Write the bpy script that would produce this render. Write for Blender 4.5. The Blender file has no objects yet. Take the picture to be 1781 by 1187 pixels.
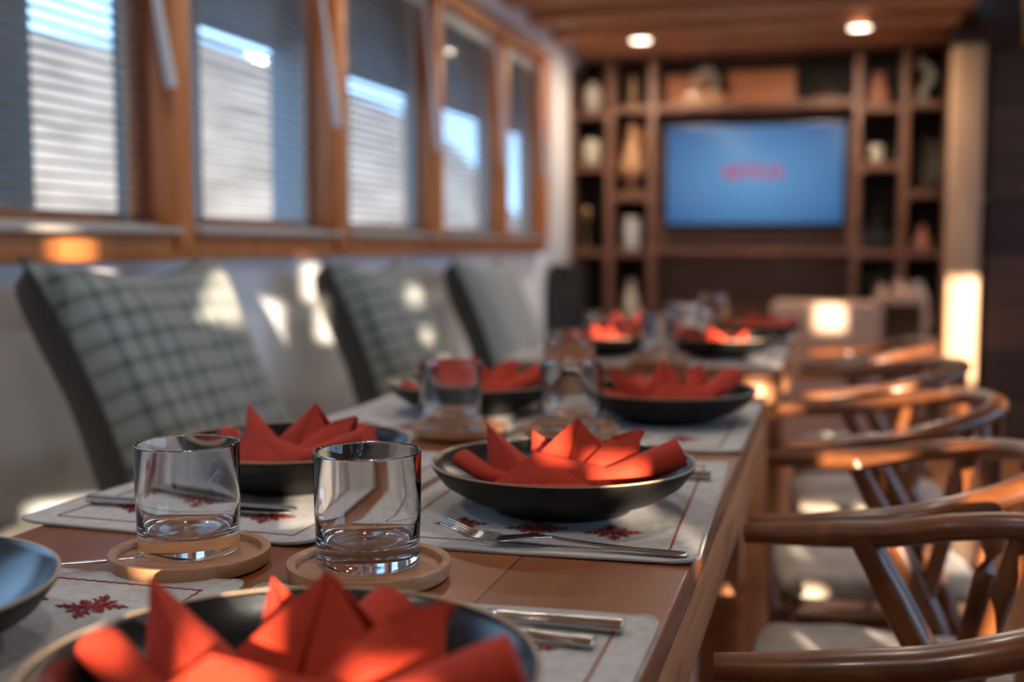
import bpy, bmesh, math, random
from mathutils import Vector, Matrix, noise
random.seed(7)
PI = math.pi
SC = bpy.context.scene
COL = SC.collection

# ------------------------------------------------------------------ camera
cam_d = bpy.data.cameras.new('camera')
cam = bpy.data.objects.new('camera', cam_d); COL.objects.link(cam)
cam.location = (0, 0, 1.005)
cam.rotation_euler = (math.radians(90 - 4.816), 0, math.radians(15.576))
cam_d.sensor_width = 36; cam_d.lens = 2000 / 1781 * 36
cam_d.dof.use_dof = True; cam_d.dof.focus_distance = 0.90; cam_d.dof.aperture_fstop = 2.9
cam_d.clip_start = 0.02; cam_d.clip_end = 400
SC.camera = cam

# ------------------------------------------------------------------ world, sun, exposure
SUN = Vector((-0.360, 0.925, -0.137)).normalized()          # direction the sunlight travels
w = bpy.data.worlds.new('sky'); SC.world = w; w.use_nodes = True
bg = w.node_tree.nodes['Background']
bg.inputs[0].default_value = (0.40, 0.65, 1.0, 1); bg.inputs[1].default_value = 3.9
sd = bpy.data.lights.new('sun', 'SUN'); sd.energy = 22; sd.color = (1.0, 0.80, 0.60); sd.angle = math.radians(0.45)
sun = bpy.data.objects.new('sun', sd); COL.objects.link(sun)
sun.rotation_euler = SUN.to_track_quat('-Z', 'Y').to_euler(); sun.location = (3, -8, 5)
FILL_LAMP_W = 3.0
vs = SC.view_settings
vs.view_transform = 'Standard'; vs.look = 'None'; vs.gamma = 1; vs.use_curve_mapping = False; vs.exposure = 0.12
cy = SC.cycles
cy.max_bounces = 12; cy.diffuse_bounces = 5; cy.glossy_bounces = 5; cy.transmission_bounces = 10; cy.transparent_max_bounces = 16
cy.sample_clamp_indirect = 6; cy.use_denoising = True
cy.caustics_reflective = True; cy.caustics_refractive = True; cy.blur_glossy = 0.5

# ------------------------------------------------------------------ materials
def mat(name, col, rough=0.5, col2=None, scale=(8, 8, 8), kind='noise', bump=0.0, bscale=None, metal=0, spec=0.5,
        emit=None, estr=0, coat=0, detail=4, lo=0.35, hi=0.65, sheen=0):
    m = bpy.data.materials.new(name); m.use_nodes = True
    nt = m.node_tree; N = nt.nodes; L = nt.links
    p = N['Principled BSDF']
    p.inputs['Base Color'].default_value = (*col, 1)
    p.inputs['Roughness'].default_value = rough
    p.inputs['Metallic'].default_value = metal
    p.inputs['Specular IOR Level'].default_value = spec
    if coat: p.inputs['Coat Weight'].default_value = coat; p.inputs['Coat Roughness'].default_value = 0.12
    if sheen: p.inputs['Sheen Weight'].default_value = sheen
    if emit: p.inputs['Emission Color'].default_value = (*emit, 1); p.inputs['Emission Strength'].default_value = estr
    if col2 or bump:
        tc = N.new('ShaderNodeTexCoord'); mp = N.new('ShaderNodeMapping'); mp.inputs['Scale'].default_value = scale
        L.new(tc.outputs['Object'], mp.inputs['Vector'])
        if kind == 'wood':
            n1 = N.new('ShaderNodeTexNoise'); n1.inputs['Scale'].default_value = 1; n1.inputs['Detail'].default_value = detail
            n1.inputs['Distortion'].default_value = 1.2
        else:
            n1 = N.new('ShaderNodeTexNoise'); n1.inputs['Scale'].default_value = 1; n1.inputs['Detail'].default_value = detail
        L.new(mp.outputs[0], n1.inputs['Vector'])
        if col2:
            r = N.new('ShaderNodeValToRGB')
            r.color_ramp.elements[0].position = lo; r.color_ramp.elements[0].color = (*col, 1)
            r.color_ramp.elements[1].position = hi; r.color_ramp.elements[1].color = (*col2, 1)
            L.new(n1.outputs[0], r.inputs[0]); L.new(r.outputs[0], p.inputs['Base Color'])
        if bump:
            b = N.new('ShaderNodeBump'); b.inputs['Strength'].default_value = bump; b.inputs['Distance'].default_value = 0.002
            if bscale:
                n2 = N.new('ShaderNodeTexNoise'); n2.inputs['Scale'].default_value = bscale
                L.new(tc.outputs['Object'], n2.inputs['Vector']); L.new(n2.outputs[0], b.inputs['Height'])
            else: L.new(n1.outputs[0], b.inputs['Height'])
            L.new(b.outputs[0], p.inputs['Normal'])
    return m

def plaid(name, base, band, s=28.0, light=None):
    """woven check: dark bands crossing on a paler ground, in object XZ"""
    m = bpy.data.materials.new(name); m.use_nodes = True
    nt = m.node_tree; N = nt.nodes; L = nt.links; p = N['Principled BSDF']; p.inputs['Roughness'].default_value = 0.9
    p.inputs['Sheen Weight'].default_value = 0.3
    tc = N.new('ShaderNodeTexCoord'); sp = N.new('ShaderNodeSeparateXYZ'); L.new(tc.outputs['Object'], sp.inputs[0])
    outs = []
    for ax in (0, 2):
        a = N.new('ShaderNodeMath'); a.operation = 'MULTIPLY'; a.inputs[1].default_value = s; L.new(sp.outputs[ax], a.inputs[0])
        f = N.new('ShaderNodeMath'); f.operation = 'FRACT'; L.new(a.outputs[0], f.inputs[0])
        d = N.new('ShaderNodeMath'); d.operation = 'GREATER_THAN'; d.inputs[1].default_value = 0.68; L.new(f.outputs[0], d.inputs[0])
        outs.append(d)
    ad = N.new('ShaderNodeMath'); ad.operation = 'ADD'; L.new(outs[0].outputs[0], ad.inputs[0]); L.new(outs[1].outputs[0], ad.inputs[1])
    h = N.new('ShaderNodeMath'); h.operation = 'MULTIPLY'; h.inputs[1].default_value = 0.5; L.new(ad.outputs[0], h.inputs[0])
    r = N.new('ShaderNodeValToRGB'); r.color_ramp.interpolation = 'LINEAR'
    r.color_ramp.elements[0].color = (*base, 1); r.color_ramp.elements[1].color = (*band, 1)
    L.new(h.outputs[0], r.inputs[0])
    n = N.new('ShaderNodeTexNoise'); n.inputs['Scale'].default_value = 30; L.new(tc.outputs['Object'], n.inputs['Vector'])
    mx = N.new('ShaderNodeMix'); mx.data_type = 'RGBA'; mx.blend_type = 'MULTIPLY'; mx.inputs[0].default_value = 0.35
    L.new(r.outputs[0], mx.inputs[6]); L.new(n.outputs[0], mx.inputs[7]); L.new(mx.outputs[2], p.inputs['Base Color'])
    return m

def glass_mat(name, col=(1, 1, 1), rough=0.0, ior=1.5):
    m = bpy.data.materials.new(name); m.use_nodes = True
    nt = m.node_tree; nt.nodes.remove(nt.nodes['Principled BSDF'])
    g = nt.nodes.new('ShaderNodeBsdfGlass'); g.inputs[0].default_value = (*col, 1); g.inputs['Roughness'].default_value = rough; g.inputs['IOR'].default_value = ior
    nt.links.new(g.outputs[0], nt.nodes['Material Output'].inputs[0]); return m

def pane_mat(name):
    m = bpy.data.materials.new(name); m.use_nodes = True
    nt = m.node_tree; N = nt.nodes; N.remove(N['Principled BSDF'])
    t = N.new('ShaderNodeBsdfTransparent'); g = N.new('ShaderNodeBsdfGlossy'); g.inputs['Roughness'].default_value = 0.02
    t.inputs[0].default_value = (0.93, 0.97, 0.98, 1)
    lw = N.new('ShaderNodeLayerWeight'); lw.inputs[0].default_value = 0.5
    pw = N.new('ShaderNodeMath'); pw.operation = 'POWER'; pw.inputs[1].default_value = 5; nt.links.new(lw.outputs['Facing'], pw.inputs[0])
    f = N.new('ShaderNodeMapRange'); f.inputs[3].default_value = 0.03; f.inputs[4].default_value = 0.6; nt.links.new(pw.outputs[0], f.inputs[0])
    x = N.new('ShaderNodeMixShader'); nt.links.new(f.outputs[0], x.inputs[0]); nt.links.new(t.outputs[0], x.inputs[1]); nt.links.new(g.outputs[0], x.inputs[2])
    nt.links.new(x.outputs[0], N['Material Output'].inputs[0]); return m

def screen_mat():
    m = bpy.data.materials.new('lit_blue_screen'); m.use_nodes = True
    nt = m.node_tree; N = nt.nodes; L = nt.links; p = N['Principled BSDF']
    p.inputs['Base Color'].default_value = (0.01, 0.01, 0.012, 1); p.inputs['Roughness'].default_value = 0.12
    tc = N.new('ShaderNodeTexCoord'); mp = N.new('ShaderNodeMapping')
    mp.inputs['Location'].default_value = (0.0, 0, 0); mp.inputs['Scale'].default_value = (1.45, 1.5, 2.3)
    g = N.new('ShaderNodeTexGradient'); g.gradient_type = 'SPHERICAL'
    L.new(tc.outputs['Object'], mp.inputs[0]); L.new(mp.outputs[0], g.inputs[0])
    r = N.new('ShaderNodeValToRGB'); r.color_ramp.elements[0].color = (0.014, 0.07, 0.21, 1); r.color_ramp.elements[1].color = (0.12, 0.30, 0.54, 1)
    L.new(g.outputs[0], r.inputs[0]); L.new(r.outputs[0], p.inputs['Emission Color']); p.inputs['Emission Strength'].default_value = 1.0
    return m

def planks_mat(name, c1, c2, width, axis, rough=0.5, gscale=(1, 1, 1), gap=0.04, coat=0):
    """boards along one axis; the board number shifts the tone, a dark line marks the joint"""
    m = bpy.data.materials.new(name); m.use_nodes = True
    nt = m.node_tree; N = nt.nodes; L = nt.links; p = N['Principled BSDF']; p.inputs['Roughness'].default_value = rough
    if coat: p.inputs['Coat Weight'].default_value = coat; p.inputs['Coat Roughness'].default_value = 0.15
    tc = N.new('ShaderNodeTexCoord'); sp = N.new('ShaderNodeSeparateXYZ'); L.new(tc.outputs['Object'], sp.inputs[0])
    a = N.new('ShaderNodeMath'); a.operation = 'DIVIDE'; a.inputs[1].default_value = width; L.new(sp.outputs[axis], a.inputs[0])
    fl = N.new('ShaderNodeMath'); fl.operation = 'FLOOR'; L.new(a.outputs[0], fl.inputs[0])
    fr = N.new('ShaderNodeMath'); fr.operation = 'FRACT'; L.new(a.outputs[0], fr.inputs[0])
    wn = N.new('ShaderNodeTexWhiteNoise'); wn.noise_dimensions = '1D'; L.new(fl.outputs[0], wn.inputs['W'])
    mp = N.new('ShaderNodeMapping'); mp.inputs['Scale'].default_value = gscale; L.new(tc.outputs['Object'], mp.inputs[0])
    n = N.new('ShaderNodeTexNoise'); n.inputs['Scale'].default_value = 1; n.inputs['Detail'].default_value = 6; n.inputs['Distortion'].default_value = 1
    L.new(mp.outputs[0], n.inputs[0])
    av = N.new('ShaderNodeMix'); av.data_type = 'FLOAT'; av.inputs[0].default_value = 0.55
    L.new(wn.outputs[0], av.inputs[2]); L.new(n.outputs[0], av.inputs[3])
    r = N.new('ShaderNodeValToRGB'); r.color_ramp.elements[0].position = 0.2; r.color_ramp.elements[1].position = 0.8
    r.color_ramp.elements[0].color = (*c1, 1); r.color_ramp.elements[1].color = (*c2, 1); L.new(av.outputs[0], r.inputs[0])
    gt = N.new('ShaderNodeMath'); gt.operation = 'GREATER_THAN'; gt.inputs[1].default_value = gap; L.new(fr.outputs[0], gt.inputs[0])
    mr = N.new('ShaderNodeMapRange'); mr.inputs[3].default_value = 0.25; L.new(gt.outputs[0], mr.inputs[0])
    mx = N.new('ShaderNodeMix'); mx.data_type = 'RGBA'; mx.blend_type = 'MULTIPLY'; mx.inputs[0].default_value = 1
    L.new(r.outputs[0], mx.inputs[6]); L.new(mr.outputs[0], mx.inputs[7]); L.new(mx.outputs[2], p.inputs['Base Color'])
    return m

M = {}
M['table'] = planks_mat('table_wood', (0.20, 0.055, 0.012), (0.34, 0.108, 0.028), 0.155, 0, 0.45, (38, 2.5, 38), 0.012, 0.1)
M['table_edge'] = mat('table_edge_wood', (0.44, 0.165, 0.058), 0.5, (0.60, 0.25, 0.095), (30, 1.6, 60), 'wood')
M['frame'] = mat('window_wood', (0.50, 0.155, 0.038), 0.45, (0.64, 0.23, 0.065), (22, 22, 2), 'wood', coat=0.1)
M['chair'] = mat('chair_wood', (0.110, 0.034, 0.010), 0.36, (0.22, 0.070, 0.019), (14, 14, 14), 'wood', coat=0.2)
M['seat'] = mat('seat_linen', (0.42, 0.35, 0.27), 0.9, (0.52, 0.44, 0.35), (40, 40, 40), bump=0.3, bscale=400, sheen=0.3)
M['wall'] = mat('white_wall', (0.76, 0.80, 0.84), 0.7, (0.80, 0.84, 0.88), (3, 3, 3))
M['white'] = mat('white_trim', (0.86, 0.84, 0.82), 0.5)
M['ceil'] = planks_mat('ceiling_planks', (0.36, 0.145, 0.058), (0.66, 0.33, 0.155), 0.15, 1, 0.38, (1.5, 24, 24), 0.05, 0.3)
M['beam'] = mat('beam_wood', (0.50, 0.215, 0.09), 0.4, (0.72, 0.37, 0.18), (1.5, 20, 20), 'wood')
M['darkceil'] = mat('dark_ceiling', (0.025, 0.013, 0.008), 0.6, (0.04, 0.02, 0.012), (3, 10, 10), 'wood')
M['floor'] = planks_mat('floor_planks', (0.27, 0.095, 0.036), (0.42, 0.165, 0.065), 0.12, 0, 0.35, (24, 1.6, 24), 0.03, 0.3)
M['darkwall'] = planks_mat('dark_timber', (0.024, 0.013, 0.008), (0.12, 0.058, 0.03), 0.24, 2, 0.6, (1.5, 10, 20), 0.06)
M['shelf'] = mat('shelf_wood', (0.125, 0.052, 0.030), 0.5, (0.21, 0.092, 0.054), (4, 4, 12), 'wood')
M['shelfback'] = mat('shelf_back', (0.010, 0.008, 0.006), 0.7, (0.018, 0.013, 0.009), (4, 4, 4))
M['panel'] = planks_mat('tv_panel', (0.075, 0.032, 0.015), (0.21, 0.095, 0.048), 0.17, 2, 0.5, (2, 10, 22), 0.03)
M['pillar'] = mat('pillar_wood', (0.46, 0.275, 0.155), 0.45, (0.60, 0.375, 0.225), (10, 10, 1.2), 'wood')
M['palewood'] = mat('pale_wood', (0.42, 0.25, 0.17), 0.5, (0.52, 0.33, 0.23), (6, 6, 20), 'wood')
M['orangewood'] = mat('orange_plank_wood', (0.52, 0.17, 0.065), 0.5, (0.70, 0.27, 0.115), (3, 10, 16), 'wood')
M['coaster'] = mat('coaster_wood', (0.36, 0.165, 0.075), 0.5, (0.50, 0.26, 0.13), (9, 45, 45), 'wood', coat=0.1)
M['glass'] = glass_mat('clear_glass')
M['pane'] = pane_mat('window_glass')
M['plate_in'] = mat('dark_glaze', (0.010, 0.011, 0.012), 0.24, spec=0.42)
M['plate_out'] = mat('matt_black_glaze', (0.009, 0.0085, 0.0075), 0.5, (0.014, 0.013, 0.011), (60, 60, 60), spec=0.28)
M['rim'] = mat('bare_clay_rim', (0.42, 0.31, 0.20), 0.55)
M['napkin'] = mat('red_cotton', (0.41, 0.027, 0.006), 0.85, (0.48, 0.034, 0.008), (14, 14, 14), bump=0.25, bscale=900)
M['mat'] = None
M['steel'] = mat('steel', (0.62, 0.60, 0.57), 0.22, metal=1)
M['stitch'] = mat('red_stitching', (0.24, 0.016, 0.018), 0.9)
M['hem'] = mat('white_hem', (0.52, 0.50, 0.47), 0.9, bump=0.6, bscale=900)
M['plaid'] = plaid('grey_green_plaid', (0.29, 0.325, 0.315), (0.065, 0.098, 0.095), 23)
M['plaid_plain'] = mat('grey_green_cloth', (0.26, 0.29, 0.275), 0.9, (0.31, 0.34, 0.32), (60, 60, 60), sheen=0.3)
M['cushback'] = mat('charcoal_cloth', (0.030, 0.031, 0.030), 0.95, (0.045, 0.045, 0.042), (80, 80, 80), sheen=0.3)
M['bench'] = mat('bench_fabric', (0.33, 0.30, 0.235), 0.9, (0.40, 0.365, 0.29), (25, 25, 25), sheen=0.2)
M['slat'] = mat('blind_slat', (0.50, 0.48, 0.46), 0.5)
M['rail'] = mat('blind_rail', (0.42, 0.40, 0.37), 0.45)
M['wand'] = mat('wand_plastic', (0.66, 0.66, 0.68), 0.35)
M['deck'] = mat('grey_blue_paint', (0.30, 0.295, 0.30), 0.6)
M['hill'] = mat('dry_hillside', (0.115, 0.09, 0.07), 0.95, (0.21, 0.172, 0.142), (0.35, 0.35, 0.5), lo=0.35, hi=0.6, detail=8)
M['water'] = mat('sea_water', (0.02, 0.08, 0.14), 0.12, bump=0.6, bscale=1.5)
M['black'] = mat('black_plastic', (0.012, 0.012, 0.012), 0.35)
M['screen'] = screen_mat()
M['redlogo'] = mat('red_letters', (0.2, 0.01, 0.02), 0.5, emit=(0.27, 0.025, 0.07), estr=1.0)
M['cream'] = mat('cream_ceramic', (0.62, 0.57, 0.45), 0.4)
M['whitecer'] = mat('white_ceramic', (0.66, 0.66, 0.64), 0.35)
M['brass'] = mat('old_brass', (0.30, 0.19, 0.10), 0.4, metal=0.8)
M['terracotta'] = mat('terracotta', (0.36, 0.14, 0.085), 0.7)
M['gourd'] = mat('gourd_wood', (0.42, 0.20, 0.085), 0.4, (0.52, 0.27, 0.13), (5, 5, 12), 'wood', coat=0.4)
M['rope'] = mat('pale_driftwood', (0.30, 0.235, 0.17), 0.85, (0.38, 0.30, 0.22), (30, 30, 30))
M['coral'] = mat('bleached_coral', (0.34, 0.31, 0.25), 0.9)
M['wicker'] = mat('dark_wicker', (0.04, 0.028, 0.018), 0.8, (0.08, 0.055, 0.035), (60, 60, 60))
M['leaf'] = mat('grey_green_leaf', (0.10, 0.12, 0.08), 0.7)
M['lampon'] = mat('lamp_diffuser', (1, 1, 1), 0.5, emit=(1.0, 0.80, 0.62), estr=9)

def linen():
    m = bpy.data.materials.new('woven_linen'); m.use_nodes = True
    nt = m.node_tree; N = nt.nodes; L = nt.links; p = N['Principled BSDF']; p.inputs['Roughness'].default_value = 0.95
    tc = N.new('ShaderNodeTexCoord'); sp = N.new('ShaderNodeSeparateXYZ'); L.new(tc.outputs['Object'], sp.inputs[0])
    hs = []
    for ax in (0, 1):
        a = N.new('ShaderNodeMath'); a.operation = 'MULTIPLY'; a.inputs[1].default_value = 2600; L.new(sp.outputs[ax], a.inputs[0])
        s = N.new('ShaderNodeMath'); s.operation = 'SINE'; L.new(a.outputs[0], s.inputs[0]); hs.append(s)
    ml = N.new('ShaderNodeMath'); ml.operation = 'MULTIPLY'; L.new(hs[0].outputs[0], ml.inputs[0]); L.new(hs[1].outputs[0], ml.inputs[1])
    mr = N.new('ShaderNodeMapRange'); mr.inputs[1].default_value = -1; L.new(ml.outputs[0], mr.inputs[0])
    n = N.new('ShaderNodeTexNoise'); n.inputs['Scale'].default_value = 120; L.new(tc.outputs['Object'], n.inputs[0])
    ad = N.new('ShaderNodeMath'); ad.operation = 'MULTIPLY_ADD'; ad.inputs[1].default_value = 0.5; L.new(mr.outputs[0], ad.inputs[0]); L.new(n.outputs[0], ad.inputs[2])
    r = N.new('ShaderNodeValToRGB'); r.color_ramp.elements[0].position = 0.3; r.color_ramp.elements[1].position = 0.95
    r.color_ramp.elements[0].color = (0.36, 0.355, 0.35, 1); r.color_ramp.elements[1].color = (0.58, 0.57, 0.55, 1)
    L.new(ad.outputs[0], r.inputs[0]); L.new(r.outputs[0], p.inputs['Base Color'])
    b = N.new('ShaderNodeBump'); b.inputs['Strength'].default_value = 0.35; b.inputs['Distance'].default_value = 0.0006
    L.new(ad.outputs[0], b.inputs['Height']); L.new(b.outputs[0], p.inputs['Normal'])
    return m
M['mat'] = linen()

# ------------------------------------------------------------------ mesh helpers
class MB:
    def __init__(s): s.bm = bmesh.new(); s.mats = []
    def mi(s, m):
        if m is None: return 0
        if m not in s.mats: s.mats.append(m)
        return s.mats.index(m)
    def box(s, c, d, m=None, rot=None, bev=0.0, seg=2):
        t = bmesh.new(); bmesh.ops.create_cube(t, size=1)
        bmesh.ops.scale(t, vec=Vector(d), verts=t.verts)
        if bev: bmesh.ops.bevel(t, geom=list(t.edges), offset=bev, segments=seg, profile=0.5, affect='EDGES')
        if rot: bmesh.ops.rotate(t, cent=(0, 0, 0), matrix=rot.to_3x3() if isinstance(rot, Matrix) else rot, verts=t.verts)
        bmesh.ops.translate(t, vec=Vector(c), verts=t.verts)
        s.merge(t, m, smooth=bev > 0.004); return s
    def merge(s, t, m=None, smooth=False):
        idx = s.mi(m)
        vm = {v: s.bm.verts.new(v.co) for v in t.verts}
        for f in t.faces:
            try: nf = s.bm.faces.new([vm[v] for v in f.verts]); nf.material_index = idx; nf.smooth = smooth
            except ValueError: pass
        t.free()
    def lathe(s, prof, n=48, m=None, c=(0, 0, 0), mats=None, closed=False, sx=1, sy=1):
        c = Vector(c); rings = []
        for r, z in prof:
            if r < 1e-6: rings.append([s.bm.verts.new(c + Vector((0, 0, z)))])
            else: rings.append([s.bm.verts.new(c + Vector((sx * r * math.cos(2 * PI * i / n), sy * r * math.sin(2 * PI * i / n), z))) for i in range(n)])
        K = len(rings)
        for k in range(K if closed else K - 1):
            a, b = rings[k], rings[(k + 1) % K]
            idx = s.mi(mats[k] if mats else m)
            for i in range(n):
                j = (i + 1) % n
                if len(a) == 1 and len(b) == 1: continue
                if len(a) == 1: vs_ = [a[0], b[j], b[i]]
                elif len(b) == 1: vs_ = [a[i], a[j], b[0]]
                else: vs_ = [a[i], a[j], b[j], b[i]]
                f = s.bm.faces.new(vs_); f.smooth = True; f.material_index = idx
        return s
    def tube(s, pts, rad, n=12, m=None, flat=1.0, cap=True, up=Vector((0, 0, 1))):
        """rad a number or list; flat scales the cross section along the up-side"""
        idx = s.mi(m); pts = [Vector(p) for p in pts]; K = len(pts)
        if not isinstance(rad, (list, tuple)): rad = [rad] * K
        rings = []
        for k in range(K):
            t = (pts[min(k + 1, K - 1)] - pts[max(k - 1, 0)]).normalized()
            u = up if abs(t.dot(up)) < 0.95 else Vector((0, 1, 0))
            side = t.cross(u).normalized(); nn = side.cross(t).normalized()
            rings.append([s.bm.verts.new(pts[k] + side * math.cos(2 * PI * i / n) * rad[k] + nn * math.sin(2 * PI * i / n) * rad[k] * flat) for i in range(n)])
        for k in range(K - 1):
            for i in range(n):
                j = (i + 1) % n
                f = s.bm.faces.new([rings[k][i], rings[k][j], rings[k + 1][j], rings[k + 1][i]]); f.smooth = True; f.material_index = idx
        if cap:
            for ring, rev in ((rings[0], False), (rings[-1], True)):
                f = s.bm.faces.new(ring[::-1] if not rev else ring); f.material_index = idx
        return s
    def sheet(s, grid, m=None, smooth=True):
        idx = s.mi(m)
        V = [[s.bm.verts.new(Vector(p)) for p in row] for row in grid]
        for a in range(len(V) - 1):
            for b in range(len(V[0]) - 1):
                f = s.bm.faces.new([V[a][b], V[a][b + 1], V[a + 1][b + 1], V[a + 1][b]]); f.smooth = smooth; f.material_index = idx
        return s
    def build(s, name, m=None, parent=None, loc=(0, 0, 0), rot=0, sharp=40, solid=0, sub=0):
        bmesh.ops.recalc_face_normals(s.bm, faces=s.bm.faces)
        me = bpy.data.meshes.new(name); s.bm.to_mesh(me); s.bm.free()
        if s.mats and s.mats != [None]:
            for k in s.mats: me.materials.append(k if k else m)
        else: me.materials.append(m)
        if sharp: me.set_sharp_from_angle(angle=math.radians(sharp))
        o = bpy.data.objects.new(name, me); COL.objects.link(o)
        o.location = loc; o.rotation_euler = (0, 0, rot)
        if parent: o.parent = parent
        if solid: md = o.modifiers.new('thickness', 'SOLIDIFY'); md.thickness = solid; md.offset = 0
        if sub: md = o.modifiers.new('smooth', 'SUBSURF'); md.levels = sub; md.render_levels = sub
        return o

def tag(o, label, cat, group=None):
    o['label'] = label; o['category'] = cat
    if group: o['group'] = group
    return o
def thing(name, label, cat, loc=(0, 0, 0), rz=0, group=None):
    o = bpy.data.objects.new(name, None); COL.objects.link(o); o.location = loc; o.rotation_euler = (0, 0, rz)
    o.empty_display_size = 0.05
    return tag(o, label, cat, group)
def struct(name, mb, m, **k):
    o = mb.build(name, m, **k); o['kind'] = 'structure'; return o
def copy_tree(o, parent=None):
    c = o.copy(); COL.objects.link(c); c.parent = parent
    for ch in list(o.children): copy_tree(ch, c)
    return c
def again(first, label, loc, rz=0, group=None):
    c = copy_tree(first); c.location = loc; c.rotation_euler = (0, 0, rz); c['label'] = label
    if group: c['group'] = group
    return c
def ring_pts(pts, steps=6):
    """catmull-rom through the points"""
    P = [Vector(p) for p in pts]; P = [P[0] * 2 - P[1]] + P + [P[-1] * 2 - P[-2]]; out = []
    for i in range(1, len(P) - 2):
        for k in range(steps):
            t = k / steps
            out.append(0.5 * ((2 * P[i]) + (P[i + 1] - P[i - 1]) * t + (2 * P[i - 1] - 5 * P[i] + 4 * P[i + 1] - P[i + 2]) * t * t + (3 * P[i] - P[i - 1] - 3 * P[i + 1] + P[i + 2]) * t ** 3))
    out.append(P[-2]); return out

# ================================================================== THE ROOM
WX = -1.45          # inner face of the window wall
BY = 6.60           # back wall
CZ = 2.08
# floor
struct('floor', MB().box((1.11, 2.5, -0.02), (5.30, 8.4, 0.04)), M['floor'])
# ceiling with its cross beams in one mesh
mb = MB(); mb.box((-0.46, 2.55, CZ + 0.03), (2.1, 8.2, 0.06), M['ceil'])
for k in range(17):
    y = 6.28 - 0.47 * k
    mb.box((-0.46, y, CZ - 0.022), (2.0, 0.15, 0.05), M['beam'], bev=0.008)
struct('ceiling', mb, M['ceil'])
mb = MB(); mb.box((0.69, 2.55, CZ + 0.20), (0.30, 8.2, 0.04), M['darkceil'])
struct('ceiling_recess', mb, M['darkceil'])
mb = MB(); mb.box((2.29, 2.52, 2.02), (2.90, 8.15, 0.14), M['beam']); mb.box((0.85, 2.52, 2.18), (0.04, 8.15, 0.20), M['beam'])
struct('ceiling_right', mb, M['beam'])
# walls
mb = MB()
mb.box((WX - 0.0275, 2.4, 0.485), (0.055, 8.3, 0.97))                 # below the windows
mb.box((WX - 0.0275, 2.4, 2.005), (0.055, 8.3, 0.15))                 # above them
mb.box((WX - 0.0275, 6.105, 1.45), (0.055, 0.90, 0.98))                # the far white corner
mb.box((WX - 0.0275, -0.58, 1.45), (0.055, 2.26, 0.98))
struct('wall_left', mb, M['wall'])
mb = MB(); mb.box((WX + 0.03, 2.4, 2.03), (0.06, 8.3, 0.10), bev=0.01)
mb.box((WX + 0.018, 6.10, 1.455), (0.036, 0.36, 1.13), bev=0.008)
struct('trim_1', mb, M['white'])
struct('wall_back', MB().box((1.11, BY + 0.06, 1.1), (5.30, 0.12, 2.4)), M['darkwall'])
mb = MB()
mb.box((3.70, 2.5, 0.40), (0.08, 8.4, 0.80)); mb.box((3.70, 2.5, 2.13), (0.08, 8.4, 0.34))
for k in range(5): mb.box((3.70, 0.12 + 1.25 * k, 1.38), (0.08, 0.10, 1.20))
mb.box((3.70, -0.76, 1.38), (0.08, 1.88, 1.20)); mb.box((3.70, 5.85, 1.38), (0.08, 1.70, 1.20))
struct('wall_right', mb, M['wall'])
struct('wall_far_right', MB().box((2.19, 6.10, 1.1), (2.94, 0.08, 2.3)), M['darkwall'])

# windows: opening 0.97..1.93 between wooden posts
posts = [0.57, 1.42, 2.28, 3.135, 4.01, 4.895, 5.60]
wood = MB()
wood.box((WX + 0.005, 3.10, 1.000), (0.09, 5.12, 0.060), bev=0.006)
wood.box((WX + 0.005, 3.10, 1.925), (0.09, 5.12, 0.055), bev=0.006)
for k, y in enumerate(posts):
    wood.box((WX + 0.018, y, 1.46), (0.092, 0.072 if k < 6 else 0.12, 0.93), bev=0.006)
struct('trim_2', wood, M['frame'])
for k in range(6):
    y0, y1 = posts[k] + 0.037, posts[k + 1] - (0.037 if k < 5 else 0.06)
    yc, L_ = (y0 + y1) / 2, y1 - y0
    e = bpy.data.objects.new(f'window_{k + 1}', None); COL.objects.link(e); e['kind'] = 'structure'; e.location = (WX - 0.036, yc, 1.03)
    mb = MB()
    for zz in (0.022, 0.85): mb.box((0, 0, zz), (0.028, L_, 0.044), bev=0.004)
    for s in (-1, 1): mb.box((0, s * (L_ / 2 - 0.018), 0.435), (0.028, 0.036, 0.83), bev=0.004)
    mb.build('window_frame', M['frame'], e)
    MB().box((0, 0, 0.435), (0.006, L_ - 0.07, 0.80)).build('pane', M['pane'], e)
    MB().box((0.098, 0.0, 0.004), (0.045, L_ - 0.002, 0.014), bev=0.003).build('window_sill', M['rail'], e)
# painted outer reveal of the deckhouse: one fascia and the far cheek of each window
mb = MB()
mb.box((WX - 0.125, 3.2, 1.90), (0.03, 5.6, 0.66))
mb.box((WX - 0.10, 3.2, 2.2), (0.08, 5.6, 0.04))
mb.box((WX - 0.125, 1.80, 1.25), (0.03, 0.40, 0.66))
for k, dx in zip(range(1, 7), (0.066, 0.066, 0.147, 0.066, 0.066, 0.066)):
    mb.box((WX - 0.056 - (dx - 0.056) / 2, posts[k] - 0.02, 1.42), (dx - 0.056, 0.04, 0.98))
struct('trim_3', mb, M['deck'])

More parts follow.
